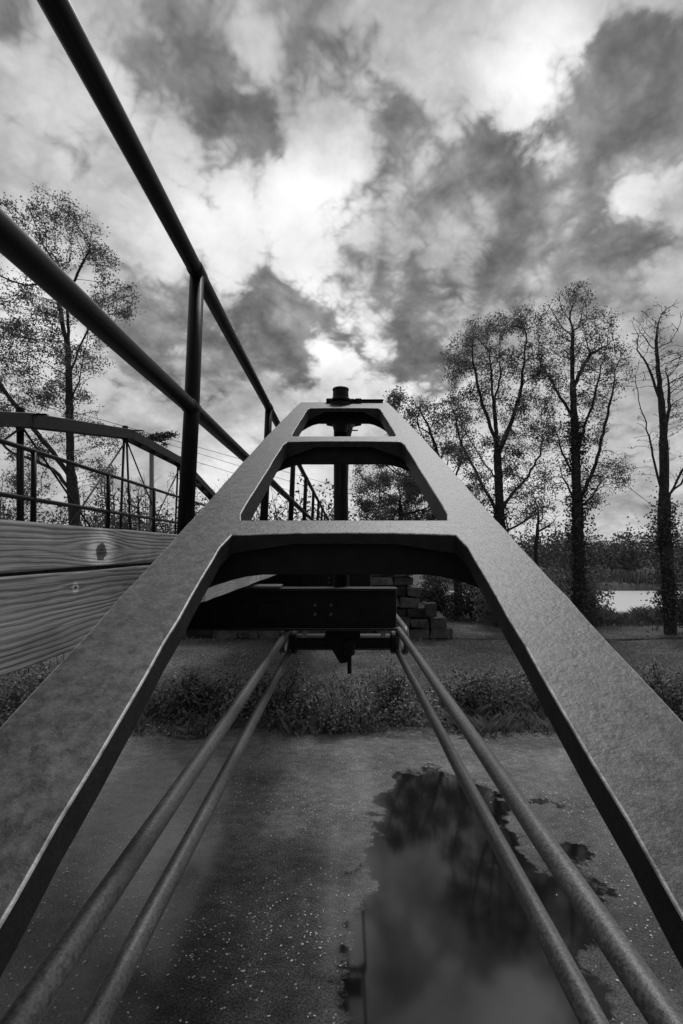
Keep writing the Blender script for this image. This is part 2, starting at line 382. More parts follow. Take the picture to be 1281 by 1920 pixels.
# ---- canal water with its film of duckweed, open in places
def water_mat():
    m = bpy.data.materials.new('canal_water_duckweed'); m.use_nodes = True; t = m.node_tree
    b = t.nodes['Principled BSDF']; out = t.nodes['Material Output']
    tcn = N(t, 'ShaderNodeTexCoord'); vec = tcn.outputs['Object']
    w = vmt(t, 'SUBTRACT', nz(t, vec, 1.6, 7, .62, out='Color'), (.5,.5,.5))
    pv = vmt(t, 'ADD', vec, vmt(t, 'MULTIPLY', w, (1.3, 1.3, 0)))
    s = N(t, 'ShaderNodeSeparateXYZ'); t.links.new(pv, s.inputs[0])
    s0 = N(t, 'ShaderNodeSeparateXYZ'); t.links.new(vec, s0.inputs[0])
    def blob(cx, cy, rx, ry, a):
        dx = mth(t, 'DIVIDE', mth(t, 'SUBTRACT', s.outputs[0], cx), rx); dy = mth(t, 'DIVIDE', mth(t, 'SUBTRACT', s.outputs[1], cy), ry)
        r2 = mth(t, 'ADD', mth(t, 'MULTIPLY', dx, dx), mth(t, 'MULTIPLY', dy, dy))
        return mth(t, 'MULTIPLY', mth(t, 'EXPONENT', mth(t, 'MULTIPLY', mth(t, 'POWER', r2, 1.6), -1)), a)
    acc = None
    for bl in [(1.4, 7.55, .72, 1.25, 1.2), (1.15, 6.0, .92, 1.6, 1.05), (1.06, 4.2, .98, 1.9, 1.2), (1.95, 5.2, .5, .9, .6), (2.75, 6.35, .35, .28, .8), (2.6, 7.5, .5, .13, .7),
               (2.55, 5.75, .35, .35, .6), (1.62, 5.9, .26, .3, -.9), (1.95, 4.65, .5, .35, -.55), (-.75, 4.4, .9, .95, .2)]:
        g_ = blob(*bl); acc = g_ if acc is None else mth(t, 'ADD', acc, g_)
    fine = nz(t, vec, 7, 8, .72)
    acc = mth(t, 'ADD', acc, mth(t, 'MULTIPLY', mth(t, 'SUBTRACT', fine, .5), 1.0))
    mr = N(t, 'ShaderNodeMapRange'); t.links.new(acc, mr.inputs[0]); mr.inputs[1].default_value=.36; mr.inputs[2].default_value=.52
    openw = mr.outputs[0]
    # thin film: fine speckle of gaps between the fronds
    sp = nz(t, vec, 55, 3, .7); spr = N(t, 'ShaderNodeMapRange'); t.links.new(sp, spr.inputs[0]); spr.inputs[1].default_value=.42; spr.inputs[2].default_value=.62
    big = nz(t, vec, .55, 4, .6); bigr = N(t, 'ShaderNodeMapRange'); t.links.new(big, bigr.inputs[0]); bigr.inputs[1].default_value=.35; bigr.inputs[2].default_value=.65
    bigr.inputs[3].default_value=.11; bigr.inputs[4].default_value=.23
    cl = nz(t, vmt(t, 'MULTIPLY', vec, (1, 1.4, 1)), 5.5, 8, .72); clr = N(t, 'ShaderNodeMapRange'); t.links.new(cl, clr.inputs[0]); clr.inputs[1].default_value=.36; clr.inputs[2].default_value=.64
    clr.inputs[3].default_value=.68; clr.inputs[4].default_value=1.3
    col = mth(t, 'MULTIPLY', mth(t, 'MULTIPLY', mth(t, 'MULTIPLY_ADD', spr.outputs[0], 1.0, .45), bigr.outputs[0]), clr.outputs[0])
    near_shade = N(t, 'ShaderNodeMapRange'); t.links.new(s0.outputs[1], near_shade.inputs[0]); near_shade.inputs[1].default_value=4.5; near_shade.inputs[2].default_value=9.5; near_shade.inputs[3].default_value=.5; near_shade.inputs[4].default_value=1.6
    col = mth(t, 'MULTIPLY', col, near_shade.outputs[0])  # duckweed colour painted darker toward the viewer, standing in for dimmer light
    vo = N(t, 'ShaderNodeTexVoronoi'); vo.inputs['Scale'].default_value = 16; t.links.new(vec, vo.inputs['Vector'])
    vr = N(t, 'ShaderNodeSeparateXYZ'); t.links.new(vo.outputs['Color'], vr.inputs[0])
    dens = nz(t, vec, .8, 3, .6)
    spk = mth(t, 'MULTIPLY', mth(t, 'LESS_THAN', vo.outputs['Distance'], .16), mth(t, 'GREATER_THAN', vr.outputs[0], .6))
    spk = mth(t, 'MULTIPLY', spk, mth(t, 'GREATER_THAN', dens, .44))
    col = mth(t, 'ADD', col, mth(t, 'MULTIPLY', spk, .28))
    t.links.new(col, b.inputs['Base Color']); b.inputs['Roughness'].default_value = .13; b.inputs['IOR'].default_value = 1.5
    bn = N(t, 'ShaderNodeBump'); bn.inputs['Strength'].default_value = .12; bn.inputs['Distance'].default_value = .003
    t.links.new(sp, bn.inputs['Height']); t.links.new(bn.outputs[0], b.inputs['Normal'])
    c = N(t, 'ShaderNodeBsdfPrincipled'); c.inputs['Base Color'].default_value = (.008,.008,.008,1); c.inputs['Roughness'].default_value = .06; c.inputs['IOR'].default_value = 1.58
    rip = nz(t, vmt(t, 'MULTIPLY', vec, (1, 2.5, 1)), 3, 3, .5); bn2 = N(t, 'ShaderNodeBump'); bn2.inputs['Strength'].default_value = .05; bn2.inputs['Distance'].default_value = .05
    t.links.new(rip, bn2.inputs['Height'])
    mx = N(t, 'ShaderNodeMixShader'); t.links.new(openw, mx.inputs[0]); t.links.new(b.outputs[0], mx.inputs[1]); t.links.new(c.outputs[0], mx.inputs[2])
    t.links.new(mx.outputs[0], out.inputs[0])
    return m
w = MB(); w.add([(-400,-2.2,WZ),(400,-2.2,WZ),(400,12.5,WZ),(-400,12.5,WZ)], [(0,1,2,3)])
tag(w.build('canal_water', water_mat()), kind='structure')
def river_mat():
    m = bpy.data.materials.new('river_water'); m.use_nodes = True; t = m.node_tree; b = t.nodes['Principled BSDF']
    b.inputs['Base Color'].default_value = (.75,.75,.75,1); b.inputs['Roughness'].default_value = .35; b.inputs['IOR'].default_value = 1.8
    tcn = N(t, 'ShaderNodeTexCoord'); rip = nz(t, vmt(t, 'MULTIPLY', tcn.outputs['Object'], (.4, 2.2, 1)), 2.5, 5, .6)
    bn = N(t, 'ShaderNodeBump'); bn.inputs['Strength'].default_value = .25; bn.inputs['Distance'].default_value = .02
    t.links.new(rip, bn.inputs['Height']); t.links.new(bn.outputs[0], b.inputs['Normal']); return m
w = MB(); w.add([(4,29,RZ),(400,29,RZ),(400,57,RZ),(4,57,RZ)], [(0,1,2,3)])
tag(w.build('river_water', river_mat()), kind='structure')

# floating fallen leaves
n = 5200; P_ = np.stack([npr.uniform(-6, 7, n*4), npr.uniform(3.6, 10.6, n*4), np.full(n*4, WZ + .008)], 1)
keep = [i for i, p in enumerate(P_) if smooth_noise(p[0], p[1], .8, 2.5) + .25*p[1]/8 > rnd.uniform(-.1, .6)
        and not (((p[0]-1.1)/1.05)**2 + ((p[1]-5.6)/3.2)**2 < 1)]
P_ = P_[keep][:n]
L = leaf_quads(P_, .028); L[:,:,2] = WZ + .006 + (L[:,:,2] - L[:,:,2].mean(1)[:,None])*.15 + .003
tag(quads('floating_leaves', L, M['leafdead']), 'pale fallen leaves scattered over the duckweed of the canal', 'leaves', kind='stuff')

# ================================================================== the bridge
NODES = [(3.0,.82),(5.75,1.44),(8.5,1.88),(11.25,1.88),(14.0,1.44),(16.75,.82)]
SPAN = 19.75; LOWZ = -.517
def face_z(y): return -.38 + .4*y
OUT = [(-.12,.348),(.52,.334),(1.06,.316),(1.93,.297),(2.81,.262),(3.06,.25)]
INN = [(-.12,.224),(.34,.222),(1.02,.222),(1.10,.222),(1.92,.211),(2.02,.200),(2.81,.188),(3.06,.186)]
DEP = [(-.12,.034),(1.0,.034),(1.2,.055),(3.06,.06)]
def lerp(tab, y):
    for (a, va), (b, vb) in zip(tab, tab[1:]):
        if y <= b: return va + (vb-va)*max(0, (y-a))/(b-a)
    return tab[-1][1]
def end_frame(parent, xc, flip):
    """splayed A-shaped end segment: two flat legs tied by three cross bars"""
    st = sorted(set([round(-.12 + .06*i, 3) for i in range(53)] + [1.02, 1.10, 1.92, 2.02, 2.81, 2.88, 3.06]))
    st = [a for i, a in enumerate(st) if a in (1.02,1.10,1.92,2.02,2.81,3.06,-.12) or all(abs(a-b) > .02 for b in (1.02,1.10,1.92,2.02,2.81,3.06))]
    Y = (lambda y: SPAN - .1 - y) if flip else (lambda y: y)
    rr = random.Random(5)
    def fil(y, bars=((1.02,1.10),(1.92,2.02),(2.81,3.06))):   # fillet where a bar meets a leg
        f = 0
        for (a, b) in bars:
            f = max(f, .009*math.exp(-max(0, a-y, y-b)/.012) if not a <= y <= b else .009)
        return f
    cols = []; ns = len(st)
    for y in st:
        z = face_z(y); d = lerp(DEP, y); o_ = lerp(OUT, y) + rr.uniform(-.0012,.0012); i_ = lerp(INN, y) - fil(y) + rr.uniform(-.001,.001)
        row = [(-o_), (-i_), (-.10), (0), (.10), (i_), (o_)]
        cols.append((y, z, d, row))
    bars = [(1.02,1.10),(1.92,2.02),(2.81,3.06)]
    V = []; idx = {}
    def vid(j, k, bot):
        key = (j, k, bot)
        if key not in idx:
            y, z, d, row = cols[j]
            yy = y
            if k in (2,3,4): 
                a = [b for b in bars if b[0] <= y <= b[1]][0]
                yy = y + (.012 if k == 3 else .010) * (1 if abs(y-a[0]) < 1e-6 else -0.0)
                d = .022
            idx[key] = len(V); V.append((xc + row[k], Y(yy), face_z(yy) - (d if bot else 0)))
        return idx[key]
    cells = []
    for j in range(ns-1):
        cells += [(j,0),(j,5)]
        y0, y1 = cols[j][0], cols[j+1][0]
        if any(a <= y0 and y1 <= b for a, b in bars): cells += [(j,1),(j,2),(j,3),(j,4)]
    F_ = []; cs = set(cells)
    for (j,k) in cells:
        q = [(j,k),(j,k+1),(j+1,k+1),(j+1,k)]
        F_.append([vid(a,b,0) for a,b in q]); F_.append([vid(a,b,1) for a,b in q][::-1])
        for (a, b, nb) in (((j,k),(j,k+1),(j-1,k)), ((j,k+1),(j+1,k+1),(j,k+1)), ((j+1,k+1),(j+1,k),(j+1,k)), ((j+1,k),(j,k),(j,k-1))):
            if nb not in cs: F_.append([vid(*a,0), vid(*a,1), vid(*b,1), vid(*b,0)])
    mb = MB(); mb.v = V; mb.f = [tuple(f) for f in F_]
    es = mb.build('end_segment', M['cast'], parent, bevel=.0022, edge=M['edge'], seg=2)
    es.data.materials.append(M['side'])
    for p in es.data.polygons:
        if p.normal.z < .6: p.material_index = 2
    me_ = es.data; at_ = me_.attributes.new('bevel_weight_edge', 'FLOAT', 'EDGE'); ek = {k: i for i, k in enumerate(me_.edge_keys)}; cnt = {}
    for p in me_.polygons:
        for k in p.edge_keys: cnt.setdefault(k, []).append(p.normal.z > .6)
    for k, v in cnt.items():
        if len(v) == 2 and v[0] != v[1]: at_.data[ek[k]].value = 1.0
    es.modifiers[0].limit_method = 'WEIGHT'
    # deep arched web under each cross bar
    for (yb, depth, drop, hw) in ((1.06,.094,.034,.287),(1.97,.094,.04,.272),(2.93,.102,.055,.25)):
        zt = face_z(yb) - lerp(DEP, yb) - .0012; pr = []
        n_ = 18
        for i in range(n_+1):
            x = -hw + 2*hw*i/n_; u = abs(x)/hw
            zz_ = depth if u < .55 else depth + drop*((u-.55)/.45)**1.6
            pr.append((xc + x, Y(yb) - .008, face_z(yb) - zz_))
        hi_ = lerp(INN, yb) - .010; zi = face_z(yb) - .0225
        pr += [(xc + hw, Y(yb) - .008, zt), (xc + hi_, Y(yb) - .008, zt), (xc + hi_, Y(yb) - .008, zi), (xc - hi_, Y(yb) - .008, zi), (xc - hi_, Y(yb) - .008, zt), (xc - hw, Y(yb) - .008, zt)]
        wb = MB(); wb.prism(pr, (0, .016, 0)); wb.build('cross_web', M['dark'], parent, bevel=.002)
    # foot shoe
    sh = MB(); sh.box(xc-.36, xc+.36, Y(-.2)-.07, Y(-.2)+.07, -.62, -.40)
    for s_ in (-1,1): sh.box(xc+s_*.29-.07, xc+s_*.29+.07, Y(-.13)-.05, Y(-.13)+.05, -.60, -.468)
    sh.build('foot_shoe', M['cast'], parent, bevel=.008)

def chord_segment(parent, xc, a, b):
    """ladder shaped casting between two nodes"""
    mb = MB(); A = Vector((xc, a[0]+.004, a[1]+.01)); Bp = Vector((xc, b[0]-.004, b[1]+.01)); d = (Bp-A); L_ = d.length; d.normalize()
    up = Vector((0, -d.z, d.y)); ex = Vector((1,0,0))
    def bx(x0,x1,l0,l1,h0,h1):
        vs = [A + ex*x + d*l + up*h for x in (x0,x1) for l in (l0,l1) for h in (h0,h1)]
        mb.add(vs, [(0,1,3,2),(4,6,7,5),(0,4,5,1),(2,3,7,6),(0,2,6,4),(1,5,7,3)])
    bx(-.10,-.062,0,L_,-.13,.02); bx(.062,.10,0,L_,-.13,.02)
    nb = 5
    for i in range(nb):
        l = (L_-.1)*i/(nb-1); bx(-.0615,.0615,l,l+.1,-.10,.018)
    mb.build('chord_segment', M['dark'], parent, bevel=.004)
def link(parent, x, y0, y1, zc=LOWZ, hr=.0675, r=.0168, m='link'):
    """long welded loop of round bar, upper and lower strand joined round the pin"""
    pts = []
    for i in range(9):
        a = -math.pi/2 + math.pi*i/8; pts.append((x, y1 - hr + hr*math.cos(a)*1.0, zc + hr*math.sin(a)))
    for i in range(9):
        a = math.pi/2 + math.pi*i/8; pts.append((x, y0 + hr + hr*math.cos(a), zc + hr*math.sin(a)))
    # refine straight strands
    q = []
    for i in range(len(pts)):
        p0, p1 = Vector(pts[i]), Vector(pts[(i+1) % len(pts)]); q.append(p0); L_ = (p1-p0).length
        if L_ > .4:
            k = int(L_/.25)
            for j in range(1, k): q.append(p0.lerp(p1, j/k) + Vector((rnd.uniform(-1,1)*.0008, 0, rnd.uniform(-1,1)*.0008)))
    q.append(Vector(pts[0])); mb = MB(); mb.tube(q, r, 16, cap=False); mb.build('link_bar', M[m], parent, smooth=True)
def make_truss(xc, label):
    t = thing('bowstring_truss', label, 'bridge truss', (xc, 0, -.62), 'iron bowstring trusses of the bridge')
    end_frame(t, xc, False); end_frame(t, xc, True)
    for a, b in zip(NODES, NODES[1:]): chord_segment(t, xc, a, b)
    for i, (y, z) in enumerate(NODES):
        h = MB(); cx = xc - .018
        h.lathe((cx, y-.02, z+.005), [(.058,0),(.058,.012),(.045,.018),(.043,.058),(.046,.062),(.046,.072),(.038,.076)]); h.build('hub_cap', M['dark'], t, bevel=.002, smooth=False)
        c = MB(); c.lathe((cx, y-.02, z-.17), [(.036,0),(.043,.03),(.052,.10),(.060,.165)]); c.build('hub_socket', M['dark'], t)
        pl = MB(); pl.box(xc+.02, xc+.225, y+.03, y+.11, z+.030, z+.033); pl.build('cover_plate', M['dark'], t)
        v = MB()
        if i in (0, 5) or True:
            sp = .0 if xc > -1 else (0 if i == 1 else .09)
            v.tube([(cx-.019, y-.02, z-.15), (cx-.019-sp, y-.02, LOWZ+.02)], .020, 10); v.tube([(cx+.024, y-.02, z-.15), (cx+.024+sp, y-.02, LOWZ+.02)], .017, 10)
            if sp == 0: v.box(cx-.018, cx+.012, y-.03, y-.006, LOWZ+.05, z-.16)
        v.build('hanger_post', M['dark'], t, smooth=True)
        p = MB(); y_ = y
        p.lathe((xc-.30, y_-.02, LOWZ), [(.046,0),(.046,.6)], 'X', 18); p.build('pin_tube', M['dark'], t, bevel=.004)
        for sx_ in (-1, 1):
            cl = MB(); cl.lathe((xc+sx_*.275-.016, y_-.02, LOWZ), [(.058,0),(.066,.006),(.066,.026),(.058,.032)], 'X', 24); cl.build('pin_collar', M['dark'], t)
            lg = MB(); lg.box(xc+sx_*.215-.012, xc+sx_*.215+.012, y_-.10, y_-.06, LOWZ+.035, LOWZ+.085); lg.build('clip', M['edge'], t, bevel=.003)
        sd_ = MB(); sd_.prism([(xc-.10,y-.085,LOWZ+.086),(xc+.09,y-.085,LOWZ+.086),(xc+.09,y-.085,LOWZ+.03),(xc+.055,y-.085,LOWZ-.035),(xc+.03,y-.085,LOWZ-.10),(xc-.02,y-.085,LOWZ-.11),(xc-.055,y-.085,LOWZ-.05),(xc-.10,y-.085,LOWZ+.02)], (0,.12,0))
        sd_.build('saddle', M['dark'], t, bevel=.006)
        bt = MB(); bt.tube([(xc+.03,y-.115,LOWZ+.01),(xc+.03,y-.115,LOWZ-.155)], .012, 10); bt.lathe((xc+.03,y-.115,LOWZ-.055), [(.026,0),(.030,.008),(.030,.034),(.024,.042)], 'Z', 6)
        bt.lathe((xc+.03,y-.1,LOWZ-.002), [(.03,-.03),(.034,0),(.02,.02)], 'Y', 14)
        bt.build('hanger_bolt', M['dark'], t, bevel=.001)
    ys_ = [-.25] + [n_[0] for n_ in NODES] + [SPAN + .15]
    for i, (a, b) in enumerate(zip(ys_, ys_[1:])):
        for sx_ in (-1, 1): link(t, xc + sx_*(.308 + (.0 if i % 2 == 0 else .04)), a-.04, b+.055)
    for i in range(5):
        (y0,z0),(y1,z1) = NODES[i], NODES[i+1]
        for (p, q_, off) in ((Vector((xc,y0,z0-.1)), Vector((xc,y1,LOWZ+.05)), -.022), (Vector((xc,y1,z1-.1)), Vector((xc,y0,LOWZ+.05)), .022)):
            d = MB(); d.tube([p + Vector((off,0,0)), q_ + Vector((off,0,0))], .0125, 8); d.build('diagonal_rod', M['dark'], t, smooth=True)
    return t
make_truss(0.0, 'iron bowstring truss whose splayed A-shaped end fills the foreground')
make_truss(-3.46, 'dark iron bowstring truss on the far side of the deck, seen curving at left')

# floor beams
for i, (y, z) in enumerate(NODES):
    words = ['nearest, its end showing just above the cast iron pin', 'second from the viewer', 'third from the viewer', 'fourth from the viewer', 'fifth from the viewer', 'last one before the far abutment'][i]
    t = thing('floor_beam', 'dark steel I-beam under the deck, ' + words, 'steel beam', (-1.6, y-.12, -.43), 'floor beams under the bridge deck')
    yb = y - .12; b_ = MB()
    b_.box(-3.80, .285, yb-.065, yb+.065, -.218, -.206); b_.box(-3.80, .285, yb-.065, yb+.065, -.43, -.418); b_.box(-3.80, .283, yb-.006, yb+.006, -.4179, -.2181)
    b_.build('beam', M['dark'], t, bevel=.002, edge=M['link'])
    p_ = MB(); p_.box(-.52, -.335, yb-.085, yb+.07, -.2055, -.192); p_.build('bearing_plate', M['link'], t, bevel=.003)
    p_ = MB(); p_.box(-.46, -.345, yb-.03, yb-.0065, -.385, -.29); p_.build('stiffener', M['dark'], t, bevel=.003)
    for (bx0, bz0) in ((-.155,-.30),(-.07,-.30),(-.155,-.35),(-.07,-.35)):
        q_ = MB(); q_.lathe((bx0, yb-.0065, bz0), [(.011,0),(.009,-.008)], 'Y', 8); q_.build('bolt', M['link'], t)

# deck
dk = thing('bridge_deck', 'timber deck carried between the two iron trusses behind the side boards', 'bridge deck', (-1.7, 9.8, -.2))
rr = random.Random(3); y = -1.0; bd = MB(); 
while y < 20.4:
    bd.box(-2.93, -.50, y, y+.182, -.075 + rr.uniform(-.002,.002), -.028); y += .19
bd.build('deck_boards', M['plank_deck'], dk)
for x in (-.62,-1.05,-1.5,-1.95,-2.4,-2.82):
    s_ = MB(); s_.box(x-.045, x+.045, -1, 20.4, -.19, -.078); s_.build('stringer', M['dark'], dk)

# side boards along the deck edge
FX = -.470
def board(y0, y1, z0, z1, x0, x1, m, label, name='side_board'):
    mb = MB(); n_ = max(2, int((y1-y0)/.12)); rb = random.Random(int(z1*1000) + int(y0*10))
    ring = lambda y, k: [(x1, y, z1 + k), (x1, y, z0 + rb.uniform(-.0012,.0012)), (x0, y, z0), (x0, y, z1 + k)]
    base = []
    for i in range(n_+1):
        y = y0 + (y1-y0)*i/n_; mb.v += ring(y, rb.uniform(-.0012,.0012))
    for i in range(n_):
        for k in range(4): mb.f.append((i*4+k, i*4+(k+1)%4, i*4+4+(k+1)%4, i*4+4+k))
    mb.f += [(0,1,2,3), (n_*4+3, n_*4+2, n_*4+1, n_*4)]
    o = mb.build(name, m, bevel=.003, seg=2); return tag(o, label, 'board', 'boards along the deck edge')
board(-1.0, 1.78, -.0325, .042, FX-.04, FX, M['plank_up'], 'weathered knotty board, upper of the two beside the railing')
board(-1.0, 1.80, -.175, -.0385, FX-.04, FX+.002, M['plank_lo'], 'weathered wide board, lower of the two beside the railing')
board(1.81, 2.86, -.178, .040, FX-.04, FX, M['plank_pale'], 'pale board seen beneath the nearest cross bar of the iron frame')
board(2.87, 4.9, -.178, .040, FX-.04, FX, M['plank_pale'], 'pale board beyond the bracket, beneath the nearest cross bar of the frame')
board(4.92, 20.3, -.178, .040, FX-.04, FX, M['plank_deck'], 'long grey board on the near deck edge running to the far bank')
board(-1.0, 20.3, -.178, .040, -2.99, -2.95, M['plank_deck'], 'long grey board on the far deck edge below the further railing')

# railings
def railing(xt, xm, xb, zt, zm, zb, posts, y0, y1, label, r, rp):
    t = thing('pipe_railing', label, 'railing', (xb, posts[0], zb), 'pipe railings of the bridge')
    for (x, z, rr_) in ((xt, zt, r), (xm, zm, r)):
        m_ = MB(); n_ = int((y1-y0)/.5); m_.tube([(x + rnd.uniform(-.0015,.0015), y0 + (y1-y0)*i/n_, z + rnd.uniform(-.0015,.0015)) for i in range(n_+1)], rr_, 18)
        m_.build('rail', M['pipe'], t, smooth=True)
    for y in posts:
        m_ = MB(); m_.tube([(xb, y, zb), (xm, y, zm), (xt, y, zt)], [rp*1.08, rp, rp*.92], 16); m_.build('post', M['pipe'], t, smooth=True)
        for (x, z) in ((xt, zt), (xm, zm)):
            m_ = MB(); m_.lathe((x, y-.04, z), [(r*1.0,0),(r*1.09,.003),(r*1.09,.077),(r*1.0,.08)], 'Y', 18); m_.build('fitting', M['pipe'], t, smooth=True)
        m_ = MB(); m_.lathe((xb, y, zb), [(.06,0),(.06,.012)], 'Z', 16); m_.build('base_flange', M['pipe'], t)
    return t
railing(-.487, -.505, -.531, .920, .469, -.02, [.08 + 1.69*k for k in range(12)], -1.2, 18.8, 'black pipe railing on the near edge, its rails crossing the sky at left', .0245, .0255)
railing(-2.90, -2.905, -2.91, .918, .466, -.02, [3.41 + 1.58*k for k in range(-2, 11)], -1.2, 20.3, 'thin grey pipe railing across the deck in front of the far truss', .022, .026)

# ---- abutments
def masonry(name, label, y0, x_ranges, z_top, ch, depth, parent_loc):
    t = thing(name, label, 'stone abutment', parent_loc)
    rb = random.Random(21); mb = MB(); cap = MB(); z = z_top
    for ci, (xa, xb_) in enumerate(x_ranges):
        x = xa; h = ch * rb.uniform(.92, 1.05)
        while x < xb_ - .15:
            wd = min(rb.uniform(.45, 1.05), xb_ - x); 
            if xb_ - x - wd < .25: wd = xb_ - x
            mb.box(x+.02, x+wd-.02, y0 + rb.uniform(-.06,.05), y0 + depth, z-h+.02, z-.012, j=.05); x += wd
        z -= h
    mb.build('stonework', M['stone'], t, bevel=.035, seg=2)
    core = MB(); core.box(x_ranges[0][0]+.2, x_ranges[0][1]-.25, y0+.25, y0+depth-.05, z, z_top-.12); core.build('rubble_core', M['stone'], t)
    return t
def X_(px, Y=19.9): return (px-VX)/F*Y
masonry('stone_abutment', 'stepped stone abutment of dark blocks on the far bank', 19.9,
        [(-6, X_(775)), (-6, X_(775)), (-6, X_(790)), (-6.5, X_(787)), (-6.8, X_(818)), (-7, X_(838)), (-7.2, X_(850))], -.62, .415, 2.2, (0, 20.5, -3.4))
masonry('stone_abutment', 'stone abutment under the near end of the bridge', -2.6, [(-6, 1.6)]*8, -.62, .42, 2.75, (0, -1.2, -3.6))
lo = MB(); lo.box(X_(797,19.6), X_(817,19.6), 19.35, 19.85, -2.43, -1.98, j=.05)
bk = lo.build('stone_block', M['stone'], bevel=.05, seg=2); tag(bk, 'single dark stone block sticking out of the stepped abutment end', 'stone')

# ================================================================== trees
def grow_tree(trunk, attr, step, kill, infl, seed=1, tip=.014, pexp=2.25, iters=90, limbs=()):
    rs = random.Random(seed); P = [Vector(p) for p in trunk]; par = [-1] + list(range(len(trunk)-1)); att = [Vector(a) for a in attr]
    # resample trunk
    Q = [P[0]]; qp = [-1]
    for a, b in zip(P, P[1:]):
        k = max(1, int((b-a).length/step))
        for j in range(1, k+1):
            Q.append(a.lerp(b, j/k) + Vector((rs.gauss(0,.04), rs.gauss(0,.04), 0))*step); qp.append(len(Q)-2)
    ntr = len(Q)
    for L_ in limbs:
        j0 = min(range(ntr), key=lambda i: (Q[i]-L_[0]).length); last = j0; dy = rs.uniform(-.45,.45); acc_y = 0
        for b in L_[1:]:
            a = Q[last]; acc_y += dy; b = Vector((b.x, b.y + acc_y*1.4, b.z)); k = max(1, int((b-a).length/step))
            for j in range(1, k+1):
                Q.append(a.lerp(b, j/k) + Vector((rs.gauss(0,.10), rs.gauss(0,.10), rs.gauss(0,.05)))*step); qp.append(last); last = len(Q)-1
    minz = Q[0].z + (Q[-1].z - Q[0].z)*.22
    for it in range(iters):
        kd = kdtree.KDTree(len(Q))
        for i, p in enumerate(Q): kd.insert(p, i)
        kd.balance(); pull = {}; rest = []
        for a in att:
            co, i, d = kd.find(a)
            if d < kill: continue
            rest.append(a)
            if d < infl*(3 if it < 12 else 1) and co.z > minz:
                pull.setdefault(i, []).append((a-co).normalized())
        att = rest
        if not pull or len(Q) > 8000: break
        new = []
        for i, ds in pull.items():
            v = sum(ds, Vector()); v = v.normalized() if v.length > .1 else Vector((rs.gauss(0,1), rs.gauss(0,1), 1)).normalized()
            if qp[i] >= 0: v = (v + (Q[i]-Q[qp[i]]).normalized()*.35)
            v = (v + Vector((rs.gauss(0,.17), rs.gauss(0,.17), rs.gauss(0,.12)+.22))).normalized()
            new.append((Q[i] + v*step, i))
        cnt = len(Q)
        for p, i in new: Q.append(p); qp.append(i)
    n = len(Q); acc_ = [0.0]*n; kids = [0]*n
    for i in range(n-1, -1, -1):
        if acc_[i] == 0: acc_[i] = tip**pexp
        if qp[i] >= 0: acc_[qp[i]] += acc_[i]; kids[qp[i]] += 1
    rad_ = [a**(1/pexp) for a in acc_]
    return Q, qp, rad_, kids, ntr
def prune_idx(kids): return [i for i, k in enumerate(kids) if k == 0]
def limbs_mesh(Q, qp, rad_, name, m, parent, rmin=0.0, sides=5, maxr=None):
    mb = MB()
    for i in range(1, len(Q)):
        a, b = Q[qp[i]], Q[i]; ra, rb_ = rad_[qp[i]], rad_[i]
        if rb_ < rmin: continue
        ra = min(ra, rb_*1.3)
        n_ = 8 if rb_ > .08 else (5 if rb_ > .03 else 3)
        if maxr: ra, rb_ = min(ra, maxr), min(rb_, maxr)
        d = (b-a).normalized(); b2 = b + d*rb_*.35
        u = d.orthogonal().normalized(); w_ = d.cross(u); base = len(mb.v)
        for (p, r) in ((a, ra), (b2, rb_)):
            for k in range(n_):
                an = 2*math.pi*k/n_; mb.v.append(tuple(p + (u*math.cos(an)+w_*math.sin(an))*r))
        for k in range(n_): mb.f.append((base+k, base+(k+1)%n_, base+n_+(k+1)%n_, base+n_+k))
    me = bpy.data.meshes.new(name); me.from_pydata(mb.v, [], mb.f); me.materials.append(m)
    for p in me.polygons: p.use_smooth = True
    o = bpy.data.objects.new(name, me); COL.objects.link(o)
    if parent: o.parent = parent; me.transform(Matrix.Translation(-Vector(parent.location)))
    return o
